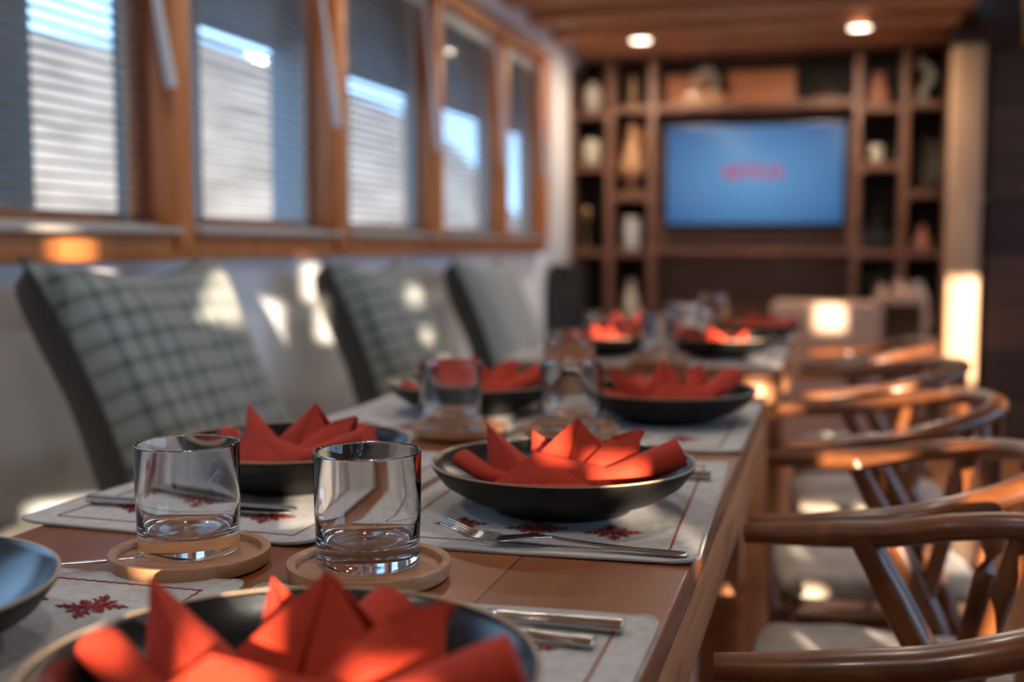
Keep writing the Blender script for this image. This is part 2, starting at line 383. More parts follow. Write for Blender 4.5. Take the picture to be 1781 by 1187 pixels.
# ================================================================== OUTSIDE: hill and water
def cam_dir(px, py):
    th, ph = math.radians(15.576), math.radians(4.816)
    fw = Vector((-math.sin(th) * math.cos(ph), math.cos(th) * math.cos(ph), -math.sin(ph)))
    rt = Vector((math.cos(th), math.sin(th), 0)); up = rt.cross(fw)
    return fw + rt * (px - 890.5) / 2000 + up * (593.5 - py) / 2000
ridge = [(-1400, 0), (-700, 15), (-250, 30), (40, 48), (225, 85), (335, 62), (470, 108), (600, 158), (710, 200), (790, 250), (860, 330), (930, 408), (1000, 440)]
rows = []
for u in range(61):
    t = u / 60 * (len(ridge) - 1); i = min(int(t), len(ridge) - 2); f = t - i
    px = ridge[i][0] * (1 - f) + ridge[i + 1][0] * f; py = ridge[i][1] * (1 - f) + ridge[i + 1][1] * f
    d = cam_dir(px, py); hl = math.hypot(d.x, d.y); az = (d.x / hl, d.y / hl); top = 1.005 + 90 * d.z / hl
    row = []
    for v in range(13):
        q = v / 12; dist = 55 + 35 * q
        z = -3 + (top + 3) * q ** 0.8
        nz = noise.noise(Vector((az[0] * dist * 0.12, az[1] * dist * 0.12, z * 0.15))) * 1.2 * min(1, q * 3) * (1 if v < 12 else 0.35)
        row.append((az[0] * (dist + nz), az[1] * (dist + nz), z + nz * 0.3))
    row.append((az[0] * 110, az[1] * 110, top - 8))
    rows.append(row)
hill = MB().sheet(rows).build('hillside', M['hill'], sharp=0); hill['kind'] = 'structure'
wat = MB().box((-60, 40, -3.05), (160, 200, 0.1)).build('sea', M['water']); wat['kind'] = 'structure'

# ================================================================== BLINDS
wins = ['first window, half out of frame at the left edge', 'second window, right of the wide blind at the left edge',
        'middle window', 'fourth window, second from the shelf wall', 'farthest window, nearest the shelf wall']
for k in range(5):
    y0, y1 = posts[k + 1] + 0.040, posts[k + 2] - (0.040 if k < 4 else 0.063)
    yc, L_ = (y0 + y1) / 2, y1 - y0
    t = thing('venetian_blind', 'grey venetian blind over the ' + wins[k], 'blind', (WX + 0.004, yc, 1.035), 0, 'venetian blinds along the window wall')
    MB().box((0, 0, 0.83), (0.04, L_, 0.045), bev=0.004).build('head_rail', M['rail'], t)
    MB().box((0, 0, 0.006), (0.034, L_, 0.020), bev=0.004).build('bottom_rail', M['rail'], t)
    mb = MB(); n = 33; tilt = math.radians(6)
    for i in range(n):
        z = 0.032 + i * 0.0238
        g = []
        for a in (-1, -0.4, 0.4, 1):
            g.append([(a * 0.0125 * math.cos(tilt), yy, z + a * 0.0125 * math.sin(tilt) + (1 - a * a) * 0.002) for yy in (-L_ / 2 + 0.005, L_ / 2 - 0.005)])
        mb.sheet(g)
    mb.build('slats', M['slat'], t, solid=0.0006)
    for yy in (-L_ / 2 + 0.11, L_ / 2 - 0.11):
        MB().box((0.0, yy, 0.415), (0.029, 0.0016, 0.81)).build('ladder_tape', M['rail'], t)
    ye = posts[k + 2] - 0.10 - yc
    MB().tube([(0.070, ye - 0.11, 0.80), (0.076, ye - 0.04, 0.55), (0.080, ye + 0.02, 0.305)], [0.006, 0.008, 0.012], 10).build('tilt_wand', M['wand'], t)

# ================================================================== BENCH AND CUSHIONS
b = thing('bench', 'long built-in bench with beige seat pads under the row of windows', 'bench', (-1.15, 2.8, 0))
MB().box((0.02, 0, 0.18), (0.50, 5.4, 0.36), bev=0.006).build('plinth', M['wall'], b)
for i, (ya, yb) in enumerate([(-2.7, -0.9), (-0.9, 0.9), (0.9, 2.7)]):
    MB().box((0.0, (ya + yb) / 2, 0.43), (0.58, yb - ya - 0.012, 0.14), bev=0.03, seg=4).build('seat_pad', M['bench'], b)

def cushion(label, y, w_, h, lean, face, X, rz=0.0, roll=0.0):
    o = thing('scatter_cushion', label, 'cushion', (X, y, 0.505), 0, 'cushions leaning on the wall')
    n = 28
    def surf(side):
        g = []
        for i in range(n + 1):
            u = -1 + 2 * i / n; row = []
            for j in range(n + 1):
                v = -1 + 2 * j / n
                cx = 1 - 0.13 * (1 - v * v)
                cz = 1 - 0.19 * (1 - u * u)
                x = u * w_ / 2 * cx; z = v * h / 2 * cz
                ex = 0.42 if side < 0 else 0.30
                b_ = max(0, (1 - u ** 4)) ** ex * max(0, (1 - v ** 4)) ** ex
                wr = 0.004 * math.sin(9 * u + 4 * v) * b_
                row.append(Vector((x, side * ((0.080 if side < 0 else 0.105) * b_ + 0.003) + wr, z)))
            g.append(row)
        return g
    # local frame: x -> along the wall, y -> thickness, z -> up; leans back against the wall
    R = Matrix.Rotation(rz, 4, 'Z') @ Matrix.Rotation(PI / 2, 4, 'Z') @ Matrix.Rotation(lean, 4, 'X') @ Matrix.Rotation(roll, 4, 'Y')
    for side, nm, m in ((-1, 'front_panel', face), (1, 'back_panel', M['cushback'])):
        mb = MB(); mb.sheet(surf(side)); q = mb.build(nm, m, o, sharp=0)
        q.matrix_local = Matrix.Translation((0, 0, h / 2 * math.cos(lean) + 0.004)) @ R
    mb = MB(); ring = []
    g = surf(1)
    per = [g[i][0] for i in range(n + 1)] + [g[n][j] for j in range(1, n + 1)] + [g[i][n] for i in range(n - 1, -1, -1)] + [g[0][j] for j in range(n - 1, 0, -1)]
    per = [Vector((p.x, 0, p.z)) for p in per] + [Vector((per[0].x, 0, per[0].z))]
    mb.tube(per, 0.0055, 8, cap=False); q = mb.build('piping', M['cushback'], o, sharp=0)
    q.matrix_local = Matrix.Translation((0, 0, h / 2 * math.cos(lean) + 0.004)) @ R
    return o
# -y side is the visible front after the turn
cushion('grey-green checked cushion at the left, nearest and largest, leaning on the white wall', 1.92, 0.59, 0.52, math.radians(-25), M['plaid'], -1.19, math.radians(0))
cushion('grey-green checked cushion between the other two, with bright sun spots', 3.06, 0.55, 0.49, math.radians(-22), M['plaid'], -1.20, math.radians(0))
cushion('plain grey-green cushion farthest along the bench, beside the black speaker', 4.14, 0.60, 0.48, math.radians(-22), M['plaid_plain'], -1.20, math.radians(0))

# ================================================================== TABLES
def table(label, x0, x1, y0, y1, th=0.095):
    xc, yc = (x0 + x1) / 2, (y0 + y1) / 2; W_, D_ = x1 - x0, y1 - y0
    t = thing('dining_table', label, 'table', (xc, yc, 0))
    MB().box((0, 0, 0.75 - 0.014), (W_, D_, 0.028), bev=0.003).build('tabletop', M['table'], t)
    mb = MB()
    for s in (-1, 1):
        mb.box((s * (W_ / 2 - 0.014), 0, 0.722 - (th - 0.028) / 2), (0.028, D_, th - 0.028), bev=0.003)
        mb.box((0, s * (D_ / 2 - 0.014), 0.722 - (th - 0.028) / 2), (W_ - 0.056, 0.028, th - 0.028), bev=0.003)
    mb.build('apron', M['table_edge'], t)
    for sx in (-1, 1):
        for sy in (-1, 1):
            MB().box((sx * (W_ / 2 - 0.065), sy * (D_ / 2 - 0.065), 0.362), (0.07, 0.07, 0.724), bev=0.005).build('leg', M['table_edge'], t)
    return t
table('long oiled wood dining table in the foreground, set with red napkins', -0.69, -0.103, 0.12, 1.96)
table('second wooden dining table beyond the first, towards the television', -0.69, -0.098, 2.37, 3.45)

# ---- placemat: linen, red border stitch, a row of snowflakes
def make_mat():
    mb = MB(); W_, D_ = 0.296, 0.430; nx, ny = 28, 40
    def z(x, y):
        ex = max(0, abs(x) / (W_ / 2) - 0.86) / 0.14; ey = max(0, abs(y) / (D_ / 2) - 0.9) / 0.1
        return 0.0026 + 0.0022 * math.sin(23 * x + 2) * math.sin(17 * y + 1) * (ex + ey) * 0.5 + 0.0018 * (ex * ey)
    def pt(i, j):
        x = -W_ / 2 + W_ * i / nx; y = -D_ / 2 + D_ * j / ny
        # rounded corners
        r = 0.014; ax, ay = W_ / 2 - r, D_ / 2 - r
        if abs(x) > ax and abs(y) > ay:
            v = Vector((abs(x) - ax, abs(y) - ay)); 
            if v.length > r: v = v.normalized() * r
            x = math.copysign(ax + v.x, x); y = math.copysign(ay + v.y, y)
        return x, y
    top = [[(pt(i, j)[0], pt(i, j)[1], z(*pt(i, j))) for j in range(ny + 1)] for i in range(nx + 1)]
    mb.sheet(top, M['mat'])
    bot = [[(p[0], p[1], p[2] - 0.0019) for p in row] for row in top]
    mb.sheet(bot, M['mat'])
    per = [top[i][0] for i in range(nx + 1)] + [top[nx][j] for j in range(1, ny + 1)] + [top[i][ny] for i in range(nx - 1, -1, -1)] + [top[0][j] for j in range(ny - 1, -1, -1)]
    mb.tube([(p[0] * 0.995, p[1] * 0.995, p[2] - 0.0008) for p in per], 0.0016, 6, M['hem'], cap=False)
    # border, zigzag stitching 25 mm in
    bx, by = W_ / 2 - 0.026, D_ / 2 - 0.026; st = []
    for a, b_ in (((-bx, -by), (bx, -by)), ((bx, -by), (bx, by)), ((bx, by), (-bx, by)), ((-bx, by), (-bx, -by))):
        L_ = math.dist(a, b_); k = int(L_ / 0.0045)
        for q in range(k):
            f = q / k; x = a[0] + (b_[0] - a[0]) * f; y = a[1] + (b_[1] - a[1]) * f
            o_ = 0.0007 * (-1) ** q
            if a[0] == b_[0]: x += o_
            else: y += o_
            st.append((x, y, z(x, y) + 0.0003))
    st.append(st[0]); mb.tube(st, 0.0008, 5, M['stitch'], flat=0.6, cap=False)
    # snowflakes along the near and far short sides
    def arm(c, ang, l, wd=0.0021):
        d = Vector((math.cos(ang), math.sin(ang), 0)); zc = z(c[0], c[1]) + 0.0006
        a_ = Vector((c[0], c[1], zc)); mb.tube([a_, a_ + d * l], [wd, wd * 0.5], 5, M['stitch'], flat=0.35)
        for q in (0.45, 0.72):
            for s in (-1, 1):
                e_ = Vector((math.cos(ang + s * 0.9), math.sin(ang + s * 0.9), 0))
                s0 = a_ + d * l * q; mb.tube([s0, s0 + e_ * l * 0.34 * (1.3 - q)], [wd * 0.9, wd * 0.4], 5, M['stitch'], flat=0.35)
    for sy in (-1, 1):
        for cx, l in ((-0.070, 0.025), (0.0, 0.029), (0.068, 0.026)):
            for q in range(8): arm((cx, sy * (D_ / 2 - 0.080)), q * PI / 4 + 0.2, l * (1 if q % 2 == 0 else 0.7))
    return mb.build('placemat', M['mat'], sharp=60)

# ---- plate: shallow dark bowl with a bare clay rim
def make_plate():
    mb = MB()
    outp = [(0.0, 0.004), (0.055, 0.004), (0.060, 0.0), (0.066, 0.0), (0.070, 0.005), (0.095, 0.014), (0.114, 0.026), (0.1245, 0.040), (0.1268, 0.0445)]
    inp = [(0.1262, 0.0462), (0.1240, 0.0455), (0.1215, 0.0415), (0.110, 0.029), (0.092, 0.0175), (0.070, 0.0105), (0.04, 0.009), (0.0, 0.009)]
    prof = outp + inp; ms = []
    for k in range(len(prof) - 1):
        ms.append(M['rim'] if k in (8, 7 + 1, 9) else (M['plate_out'] if k < 8 else M['plate_in']))
    mb.lathe(prof, 72, mats=ms)
    return mb.build('plate', M['plate_out'], sharp=50)

# ---- napkin folded into a star of standing petals
def make_napkin():
    mb = MB(); rnd = random.Random(3)
    def tri(a, b_, c_, bul=0.004, n=8, th=0.0022):
        a, b_, c_ = Vector(a), Vector(b_), Vector(c_); nr = (b_ - a).cross(c_ - a).normalized()
        top = {}; 
        for sgn in (0, 1):
            for i in range(n + 1):
                for j in range(n + 1 - i):
                    u, v = i / n, j / n; w_ = 1 - u - v
                    p = a * w_ + b_ * u + c_ * v
                    k = 27 * u * v * w_
                    p = p + nr * (bul * k + 0.0016 * noise.noise(p * 55) * min(1, k * 3)) - nr * th * sgn
                    top[(sgn, i, j)] = mb.bm.verts.new(p)
            for i in range(n):
                for j in range(n - i):
                    f = mb.bm.faces.new([top[(sgn, i, j)], top[(sgn, i + 1, j)], top[(sgn, i, j + 1)]]); f.smooth = True
                    if i + j < n - 1:
                        f = mb.bm.faces.new([top[(sgn, i + 1, j)], top[(sgn, i + 1, j + 1)], top[(sgn, i, j + 1)]]); f.smooth = True
        for e in ([(i, 0) for i in range(n + 1)], [(0, j) for j in range(n + 1)], [(i, n - i) for i in range(n + 1)]):
            for q in range(n):
                f = mb.bm.faces.new([top[(0,) + e[q]], top[(0,) + e[q + 1]], top[(1,) + e[q + 1]], top[(1,) + e[q]]]); f.smooth = True
    # central back peak with its pleat
    T = (0.008, 0.028, 0.075)
    tri((-0.052, 0.004, 0.016), (0.002, 0.000, 0.022), T, 0.003)
    tri((0.006, -0.004, 0.018), (0.062, 0.010, 0.014), (0.010, 0.026, 0.074), 0.003)
    tri((0.002, 0.000, 0.022), (0.004, 0.018, 0.03), T, 0.001); tri((0.004, 0.018, 0.03), (0.006, -0.004, 0.018), (0.010, 0.026, 0.074), 0.001)
    tri((-0.052, 0.004, 0.016), (0.06, 0.04, 0.012), (0.009, 0.030, 0.073), -0.004)
    # left standing petal
    tri((-0.072, -0.006, 0.008), (-0.006, -0.036, 0.010), (-0.080, 0.012, 0.068), 0.005)
    tri((-0.072, -0.006, 0.008), (-0.018, 0.022, 0.014), (-0.080, 0.014, 0.068), -0.004)
    tri((-0.006, -0.036, 0.010), (-0.018, 0.022, 0.014), (-0.079, 0.014, 0.067), 0.003)
    # right standing petal, broad tip
    tri((0.008, -0.034, 0.020), (0.072, 0.000, 0.036), (0.044, 0.018, 0.060), 0.003)
    tri((0.072, 0.000, 0.036), (0.072, 0.022, 0.068), (0.044, 0.018, 0.060), 0.001)
    tri((0.008, -0.034, 0.020), (0.080, -0.010, 0.014), (0.073, 0.001, 0.037), 0.003)
    tri((0.075, 0.024, 0.066), (0.050, 0.035, 0.014), (0.044, 0.018, 0.060), -0.003)
    # front petal
    tri((-0.072, -0.058, 0.009), (0.060, -0.052, 0.013), (-0.020, -0.030, 0.050), 0.005)
    tri((-0.020, -0.030, 0.050), (0.060, -0.052, 0.013), (0.064, -0.020, 0.034), 0.004)
    tri((-0.072, -0.058, 0.009), (-0.020, -0.030, 0.050), (-0.06, -0.01, 0.016), -0.003)
    # back petals
    tri((-0.045, 0.045, 0.012), (-0.004, 0.022, 0.012), (-0.050, 0.078, 0.052), 0.004)
    tri((0.020, 0.030, 0.012), (0.062, 0.040, 0.012), (0.050, 0.078, 0.050), 0.004)
    tri((-0.045, 0.045, 0.012), (0.02, 0.06, 0.012), (-0.050, 0.078, 0.052), -0.003)
    # soft rolls and the folded front band
    def roll(p, rad, fl=0.6): mb.tube(ring_pts(p, 6), rad, 14, None, flat=fl)
    def rr(a, n): return [a[0] + (a[1] - a[0]) * math.sin(PI * min(1, (k / (n - 1)) * 1.15) / 2) for k in range(n)]
    roll([(0.020, -0.030, 0.020), (0.062, -0.020, 0.030), (0.112, 0.000, 0.050)], rr((0.010, 0.0185), 13), 0.75)
    roll([(-0.030, -0.020, 0.018), (-0.070, -0.012, 0.022), (-0.104, 0.004, 0.034)], rr((0.008, 0.0125), 13), 0.7)
    roll([(-0.066, -0.062, 0.016), (-0.020, -0.074, 0.020), (0.040, -0.064, 0.021)], [0.009] * 13, 0.9)
    roll([(-0.02, 0.02, 0.018), (0.0, 0.06, 0.022), (0.010, 0.100, 0.036)], rr((0.010, 0.015), 13), 0.7)
    mb.tube(ring_pts([(-0.05, -0.03, 0.014), (-0.01, -0.02, 0.018), (0.03, -0.01, 0.018), (0.05, 0.02, 0.016)], 5), 0.017, 12, None, flat=0.5)
    return mb.build('napkin', M['napkin'], sharp=50)

# ---- tumbler
def make_glass(h=0.088, r=0.0412):
    prof = [(0, 0.0008), (r * 0.80, 0.0008), (r * 0.93, 0.0), (r * 0.965, 0.002), (r * 0.97, 0.006), (r, h * 0.5), (r * 1.012, h - 0.0015), (r * 1.008, h),
            (r * 0.982, h + 0.0002), (r * 0.965, h - 0.0015), (r * 0.955, h * 0.5), (r * 0.925, 0.021), (r * 0.86, 0.016), (r * 0.55, 0.0145), (0.004, 0.0162), (0.0, 0.0164)]
    return MB().lathe(prof, 72).build('drinking_glass', M['glass'], sharp=0)
def make_coaster():
    prof = [(0, 0), (0.058, 0), (0.0610, 0.002), (0.0630, 0.011), (0.0625, 0.0130), (0.0600, 0.0135), (0.0560, 0.0122), (0.0545, 0.0072), (0, 0.0070)]
    return MB().lathe(prof, 64).build('coaster', M['coaster'], sharp=35)

# ---- cutlery, lying along local x, handle end at +x
def make_fork():
    t = thing('fork', '', 'fork')
    L_ = 0.205
    pts = [(0.10, 0, 0.0022), (0.07, 0, 0.0032), (0.03, 0, 0.0055), (0.0, 0, 0.0080), (-0.030, 0, 0.0075), (-0.046, 0, 0.0032)]
    def strip(pp, ws, th=0.0022):
        mb = MB(); P = ring_pts(pp, 6); n = len(P)
        wv = [ws[min(int(k / 6), len(ws) - 2)] * (1 - (k / 6 - min(int(k / 6), len(ws) - 2))) + ws[min(int(k / 6), len(ws) - 2) + 1] * (k / 6 - min(int(k / 6), len(ws) - 2)) for k in range(n)]
        mb.tube(P, wv, 14, None, flat=1.0)
        return mb, P, wv
    def flatstrip(pp, ws, th):
        P = ring_pts(pp, 6); n = len(P); mb = MB(); rings = []
        for k in range(n):
            q = k / 6; i = min(int(q), len(ws) - 2); wv = ws[i] * (1 - (q - i)) + ws[i + 1] * (q - i)
            t_ = (P[min(k + 1, n - 1)] - P[max(k - 1, 0)]).normalized(); up_ = Vector((0, 1, 0)).cross(t_).normalized()
            if up_.z < 0: up_ = -up_
            rings.append([mb.bm.verts.new(P[k] + Vector((0, 1, 0)) * math.cos(a * PI / 6) * wv + up_ * math.sin(a * PI / 6) * th) for a in range(12)])
        for k in range(n - 1):
            for i in range(12):
                j = (i + 1) % 12; f = mb.bm.faces.new([rings[k][i], rings[k][j], rings[k + 1][j], rings[k + 1][i]]); f.smooth = True
        mb.bm.faces.new(rings[0]); mb.bm.faces.new(rings[-1][::-1]); return mb
    flatstrip([(0.104, 0, 0.0022), (0.098, 0, 0.0024), (0.06, 0, 0.0035), (0.02, 0, 0.0062), (0.0, 0, 0.0085)], [0.0040, 0.0078, 0.0055, 0.0032, 0.0030], 0.0013).build('handle', M['steel'], t, sharp=0)
    mb = flatstrip([(0.0, 0, 0.0085), (-0.014, 0, 0.0085), (-0.030, 0, 0.0055), (-0.044, 0, 0.0040)], [0.0030, 0.0085, 0.0120, 0.0122], 0.0009)
    for s in (-1.5, -0.5, 0.5, 1.5):
        mb.tube([(-0.040, s * 0.0066, 0.0044), (-0.062, s * 0.0064, 0.0068), (-0.084, s * 0.0060, 0.0165)], [0.0016, 0.0014, 0.0008], 8)
    mb.build('tines', M['steel'], t, sharp=0)
    for q in t.children:
        for v in q.data.vertices: v.co.x *= 1.1
    return t
def make_knife():
    t = thing('table_knife', '', 'knife')
    MB().tube(ring_pts([(0.115, 0, 0.0042), (0.108, 0, 0.0044), (0.06, 0, 0.0044), (0.022, 0, 0.0042)], 5), [0.004] + [0.0085] * 4 + [0.0085] * 2 + [0.0075] * 4 + [0.006] * 5, 14, None, flat=0.48).build('handle', M['steel'], t, sharp=0)
    mb = MB(); n = 16; top = []; bot = []
    for k in range(n + 1):
        x = 0.022 - 0.125 * k / n; wv = 0.009 * (1 if k < 11 else math.sqrt(max(0, 1 - ((k - 11) / 5) ** 2)))
        top.append([(x, -wv * 0.6, 0.0052), (x, wv + 0.0005, 0.0048)]); bot.append([(x, -wv * 0.6, 0.0034), (x, wv + 0.0005, 0.0042)])
    for k in range(n):
        a, b_, c_, d_ = top[k], top[k + 1], bot[k], bot[k + 1]
        for q in ((a[0], b_[0], b_[1], a[1]), (c_[0], c_[1], d_[1], d_[0]), (a[0], c_[0], d_[0], b_[0]), (a[1], b_[1], d_[1], c_[1])):
            f = mb.bm.faces.new([mb.bm.verts.new(Vector(p)) for p in q])
    bmesh.ops.remove_doubles(mb.bm, verts=mb.bm.verts, dist=1e-6)
    mb.build('blade', M['steel'], t, sharp=30)
    return t

G = {}
TZ = 0.7505
def put(kind, maker, label, cat, loc, rz, group):
    if kind not in G:
        o = maker(); G[kind] = o; o.location = loc; o.rotation_euler = (0, 0, rz); tag(o, label, cat, group)
    else: o = again(G[kind], label, loc, rz); o['group'] = group
    return o

# name of the place: (mat x, mat y, mat rot, plate x, plate y, napkin?, side)
settings = [
    ('R1', -0.254, 0.540, 0.00, -0.255, 0.500, True, 'the near place in front of the camera'),
    ('R2', -0.252, 1.108, 0.03, -0.245, 1.060, True, 'the place right of the two clear glasses'),
    ('R3', -0.252, 1.615, 0.00, -0.225, 1.640, True, 'the farthest right-hand place on the near table'),
    ('L1', -0.560, 0.540, 0.00, -0.575, 0.545, False, 'the place cut off by the bottom left corner'),
    ('L2', -0.562, 1.085, -0.03, -0.545, 1.090, True, 'the wall-side place behind the left clear glass'),
    ('L3', -0.560, 1.615, 0.00, -0.520, 1.640, True, 'the farthest wall-side place on the near table'),
    ('A1', -0.250, 2.620, 0.00, -0.240, 2.600, True, 'the nearest right-hand place on the far table'),
    ('A2', -0.250, 3.130, 0.00, -0.200, 3.060, True, 'the farthest right-hand place on the far table'),
    ('B1', -0.545, 2.620, 0.00, -0.505, 2.590, True, 'the nearest wall-side place on the far table'),
    ('B2', -0.545, 3.130, 0.00, -0.520, 3.080, True, 'the farthest wall-side place on the far table')]
for key, mx, my, mr, px, py, nap, where in settings:
    put('mat', make_mat, 'white placemat with red stitching at ' + where, 'placemat', (mx, my, TZ), mr, 'linen placemats')
    put('plate', make_plate, ('empty blue-shining bowl plate at ' if key == 'L1' else 'dark bowl plate at ') + where, 'plate', (px, py, TZ + 0.0035), random.random(), 'dark bowl plates')
    if nap:
        rz = {'R1': -0.03, 'R2': 0, 'R3': 0.7, 'L2': -0.35, 'L3': 0.5, 'A1': 2.6, 'A2': 0.4, 'B1': 1.2, 'B2': -0.6}[key]
        o = put('napkin', make_napkin, 'red star-folded napkin at ' + where, 'napkin', (px, py, TZ + 0.0110), rz, 'red star-folded napkins')
        o.scale = (1.07, 1.07, 1.03) if key == 'R1' else ((1, 1, 1) if key[0] in 'RL' else (1, 1, 0.85))

glasses = [(-0.488, 0.797, -0.498, 0.812, 'left of the two sharp clear tumblers in the foreground', 'left'),
           (-0.338, 0.804, -0.344, 0.817, 'right of the two sharp clear tumblers in the foreground', 'right'),
           (-0.472, 1.435, -0.482, 1.430, 'clear tumbler before the third wall-side plate of the near table', 'bl'),
           (-0.330, 1.470, -0.328, 1.465, 'clear tumbler left of the third right-hand plate of the near table', 'br')]
for cx, cy_, gx, gy, lab, k in glasses:
    up_ = 0.0042 if k[0] == 'b' else 0
    put('coaster', make_coaster, 'wooden coaster under the ' + lab.replace('clear tumbler ', 'tumbler ').replace('blurred ', ''), 'coaster', (cx, cy_, TZ + up_), random.random() * 3, 'wooden coasters')
    put('glass', make_glass, {'left': 'clear glass tumbler, the left of the two sharp ones in the foreground', 'right': 'clear glass tumbler, the right of the two sharp ones in the foreground'}.get(k, lab), 'glass', (gx, gy, TZ + 0.0075 + up_), 0, 'clear tumblers')
for gx, gy, lab in [(-0.405, 1.80, 'blurred clear tumbler at the far end of the near table'),
                    (-0.352, 2.42, 'clear tumbler nearest the front edge of the far table'),
                    (-0.350, 2.82, 'clear tumbler on the far table, behind and between two others'),
                    (-0.300, 2.60, 'clear tumbler mid-table beside the sunlit red napkin'),
                    (-0.330, 3.32, 'clear tumbler farthest back on the far table')]:
    put('coaster', make_coaster, 'wooden coaster under the ' + lab.replace('clear tumbler ', 'tumbler ').replace('blurred ', ''), 'coaster', (gx, gy, TZ + 0.0042), random.random(), 'wooden coasters')
    o = put('glass', make_glass, lab, 'glass', (gx, gy, TZ + 0.0117), 0, 'clear tumblers')
    if gy > 2: o.scale = (1, 1, 1.12)

MZ = TZ + 0.0035
put('fork', make_fork, 'steel fork in front of the dark plate right of the clear glasses', 'fork', (-0.222, 0.912, MZ), 0.0, 'forks')
put('fork', make_fork, 'steel fork beside the blue-black plate at bottom left', 'fork', (-0.575, 0.724, MZ), 0.9, 'forks')
put('fork', make_fork, 'steel fork with blue shine on the far edge of the mat behind the left glass', 'fork', (-0.62, 1.262, MZ), PI, 'forks')
put('knife', make_knife, 'steel table knife lying on the mat behind the left clear glass', 'knife', (-0.578, 0.952, MZ), PI, 'table knives')
put('knife', make_knife, 'table knife right of the nearest plate, handle towards the table edge', 'knife', (-0.240, 0.722, MZ), -0.02, 'table knives')
put('knife', make_knife, 'table knife beyond the plate right of the clear glasses', 'knife', (-0.235, 1.225, MZ), 0, 'table knives')
def make_spoon():
    t = thing('spoon', '', 'spoon')
    MB().tube(ring_pts([(0.100, 0, 0.0032), (0.092, 0, 0.0034), (0.05, 0, 0.005), (0.0, 0, 0.009)], 5), [0.003] + [0.0085] * 4 + [0.008] * 2 + [0.006] * 4 + [0.0035] * 5, 12, None, flat=0.35).build('handle', M['steel'], t, sharp=0)
    mb = MB(); mb.lathe([(0.0, 0.0015), (0.45, 0.0022), (0.8, 0.005), (1.0, 0.0095), (0.97, 0.0100), (0.78, 0.0062), (0.45, 0.0034), (0, 0.0028)], 28, sx=0.030, sy=0.020, c=(-0.026, 0, 0))
    mb.build('bowl', M['steel'], t, sharp=0)
    return t
put('spoon', make_spoon, 'steel spoon beside the nearest plate, below the knife handle', 'spoon', (-0.238, 0.690, MZ), -0.02, 'spoons')

# ================================================================== CHAIRS
def make_chair():
    t = thing('armchair', '', 'chair')
    r = 0.192; path = [(-0.19, r + 0.012, 0.694), (-0.13, r + 0.010, 0.697), (-0.07, r + 0.004, 0.702)]
    for k in range(0, 13):
        a = PI / 2 - PI * k / 12; path.append((-0.035 + 0.185 * math.cos(a), r * math.sin(a), 0.706 + 0.040 * math.cos(a)))
    path += [(-0.07, -r - 0.004, 0.702), (-0.13, -r - 0.010, 0.697), (-0.19, -r - 0.012, 0.694)]
    P = ring_pts(path, 4); n = len(P)
    rad = [0.0125 + 0.0045 * min(1, min(k, n - 1 - k) / 6) for k in range(n)]
    MB().tube(P, rad, 14, None, flat=0.82).build('arm_hoop', M['chair'], t, sharp=60)
    for s in (-1, 1):
        mb = MB()
        mb.tube(ring_pts([(0.165, s * 0.175, 0.0), (0.12, s * 0.18, 0.22), (0.055, s * 0.183, 0.44), (0.01, s * 0.185, 0.545), (-0.070, s * 0.190, 0.700)], 5), [0.012, 0.013, 0.014, 0.015, 0.016, 0.017] + [0.018] * 6 + [0.017] * 4 + [0.015] * 3 + [0.013] * 2, 12)
        mb.tube(ring_pts([(0.03, s * 0.184, 0.50), (0.052, s * 0.178, 0.60), (0.082, s * 0.150, 0.728)], 5), [0.012] * 11, 10)
        mb.build('leg', M['chair'], t, sharp=60)
        MB().tube([(-0.195, s * 0.195, 0), (-0.19, s * 0.19, 0.20), (-0.185, s * 0.185, 0.435)], [0.011, 0.015, 0.016], 12).build('leg', M['chair'], t, sharp=60)
    mb = MB()
    for s in (-1, 1):
        mb.tube(ring_pts([(0.125, s * 0.012, 0.43), (0.150, s * 0.014, 0.55), (0.140, s * 0.070, 0.740)], 5), 0.011, 10, None)
    mb.build('back_splat', M['chair'], t, sharp=60)
    mb = MB()
    mb.tube([(-0.19, -0.18, 0.42), (-0.19, 0.18, 0.42)], 0.014, 10); mb.tube([(0.125, -0.165, 0.42), (0.125, 0.165, 0.42)], 0.014, 10)
    for s in (-1, 1): mb.tube([(-0.19, s * 0.18, 0.42), (0.125, s * 0.165, 0.42)], 0.014, 10)
    mb.build('seat_frame', M['chair'], t, sharp=60)
    mb = MB()
    for s in (-1, 1): mb.tube([(-0.19, s * 0.19, 0.24), (0.115, s * 0.180, 0.24)], 0.009, 8)
    mb.tube([(-0.04, -0.187, 0.24), (-0.04, 0.187, 0.24)], 0.009, 8)
    mb.build('stretcher', M['chair'], t, sharp=60)
    mb = MB(); n = 20; gt, gb = [], []
    for i in range(n + 1):
        u = -1 + 2 * i / n; ra, rb = [], []
        for j in range(n + 1):
            v = -1 + 2 * j / n
            rr_ = 1 - 0.06 * (u * u) * (v * v); wv = 0.168 - 0.012 * u
            x = -0.035 + u * 0.165 * rr_; y = v * wv * rr_
            b_ = (1 - u ** 6) ** 0.5 * (1 - v ** 6) ** 0.5
            ra.append((x, y, 0.455 + 0.022 * b_ + 0.004 * math.sin(7 * u) * math.sin(5 * v) * b_)); rb.append((x, y, 0.455 - 0.020 * b_))
        gt.append(ra); gb.append(rb)
    mb.sheet(gt); mb.sheet(gb); bmesh.ops.remove_doubles(mb.bm, verts=mb.bm.verts, dist=1e-5)
    mb.build('seat_cushion', M['seat'], t, sharp=0)
    return t
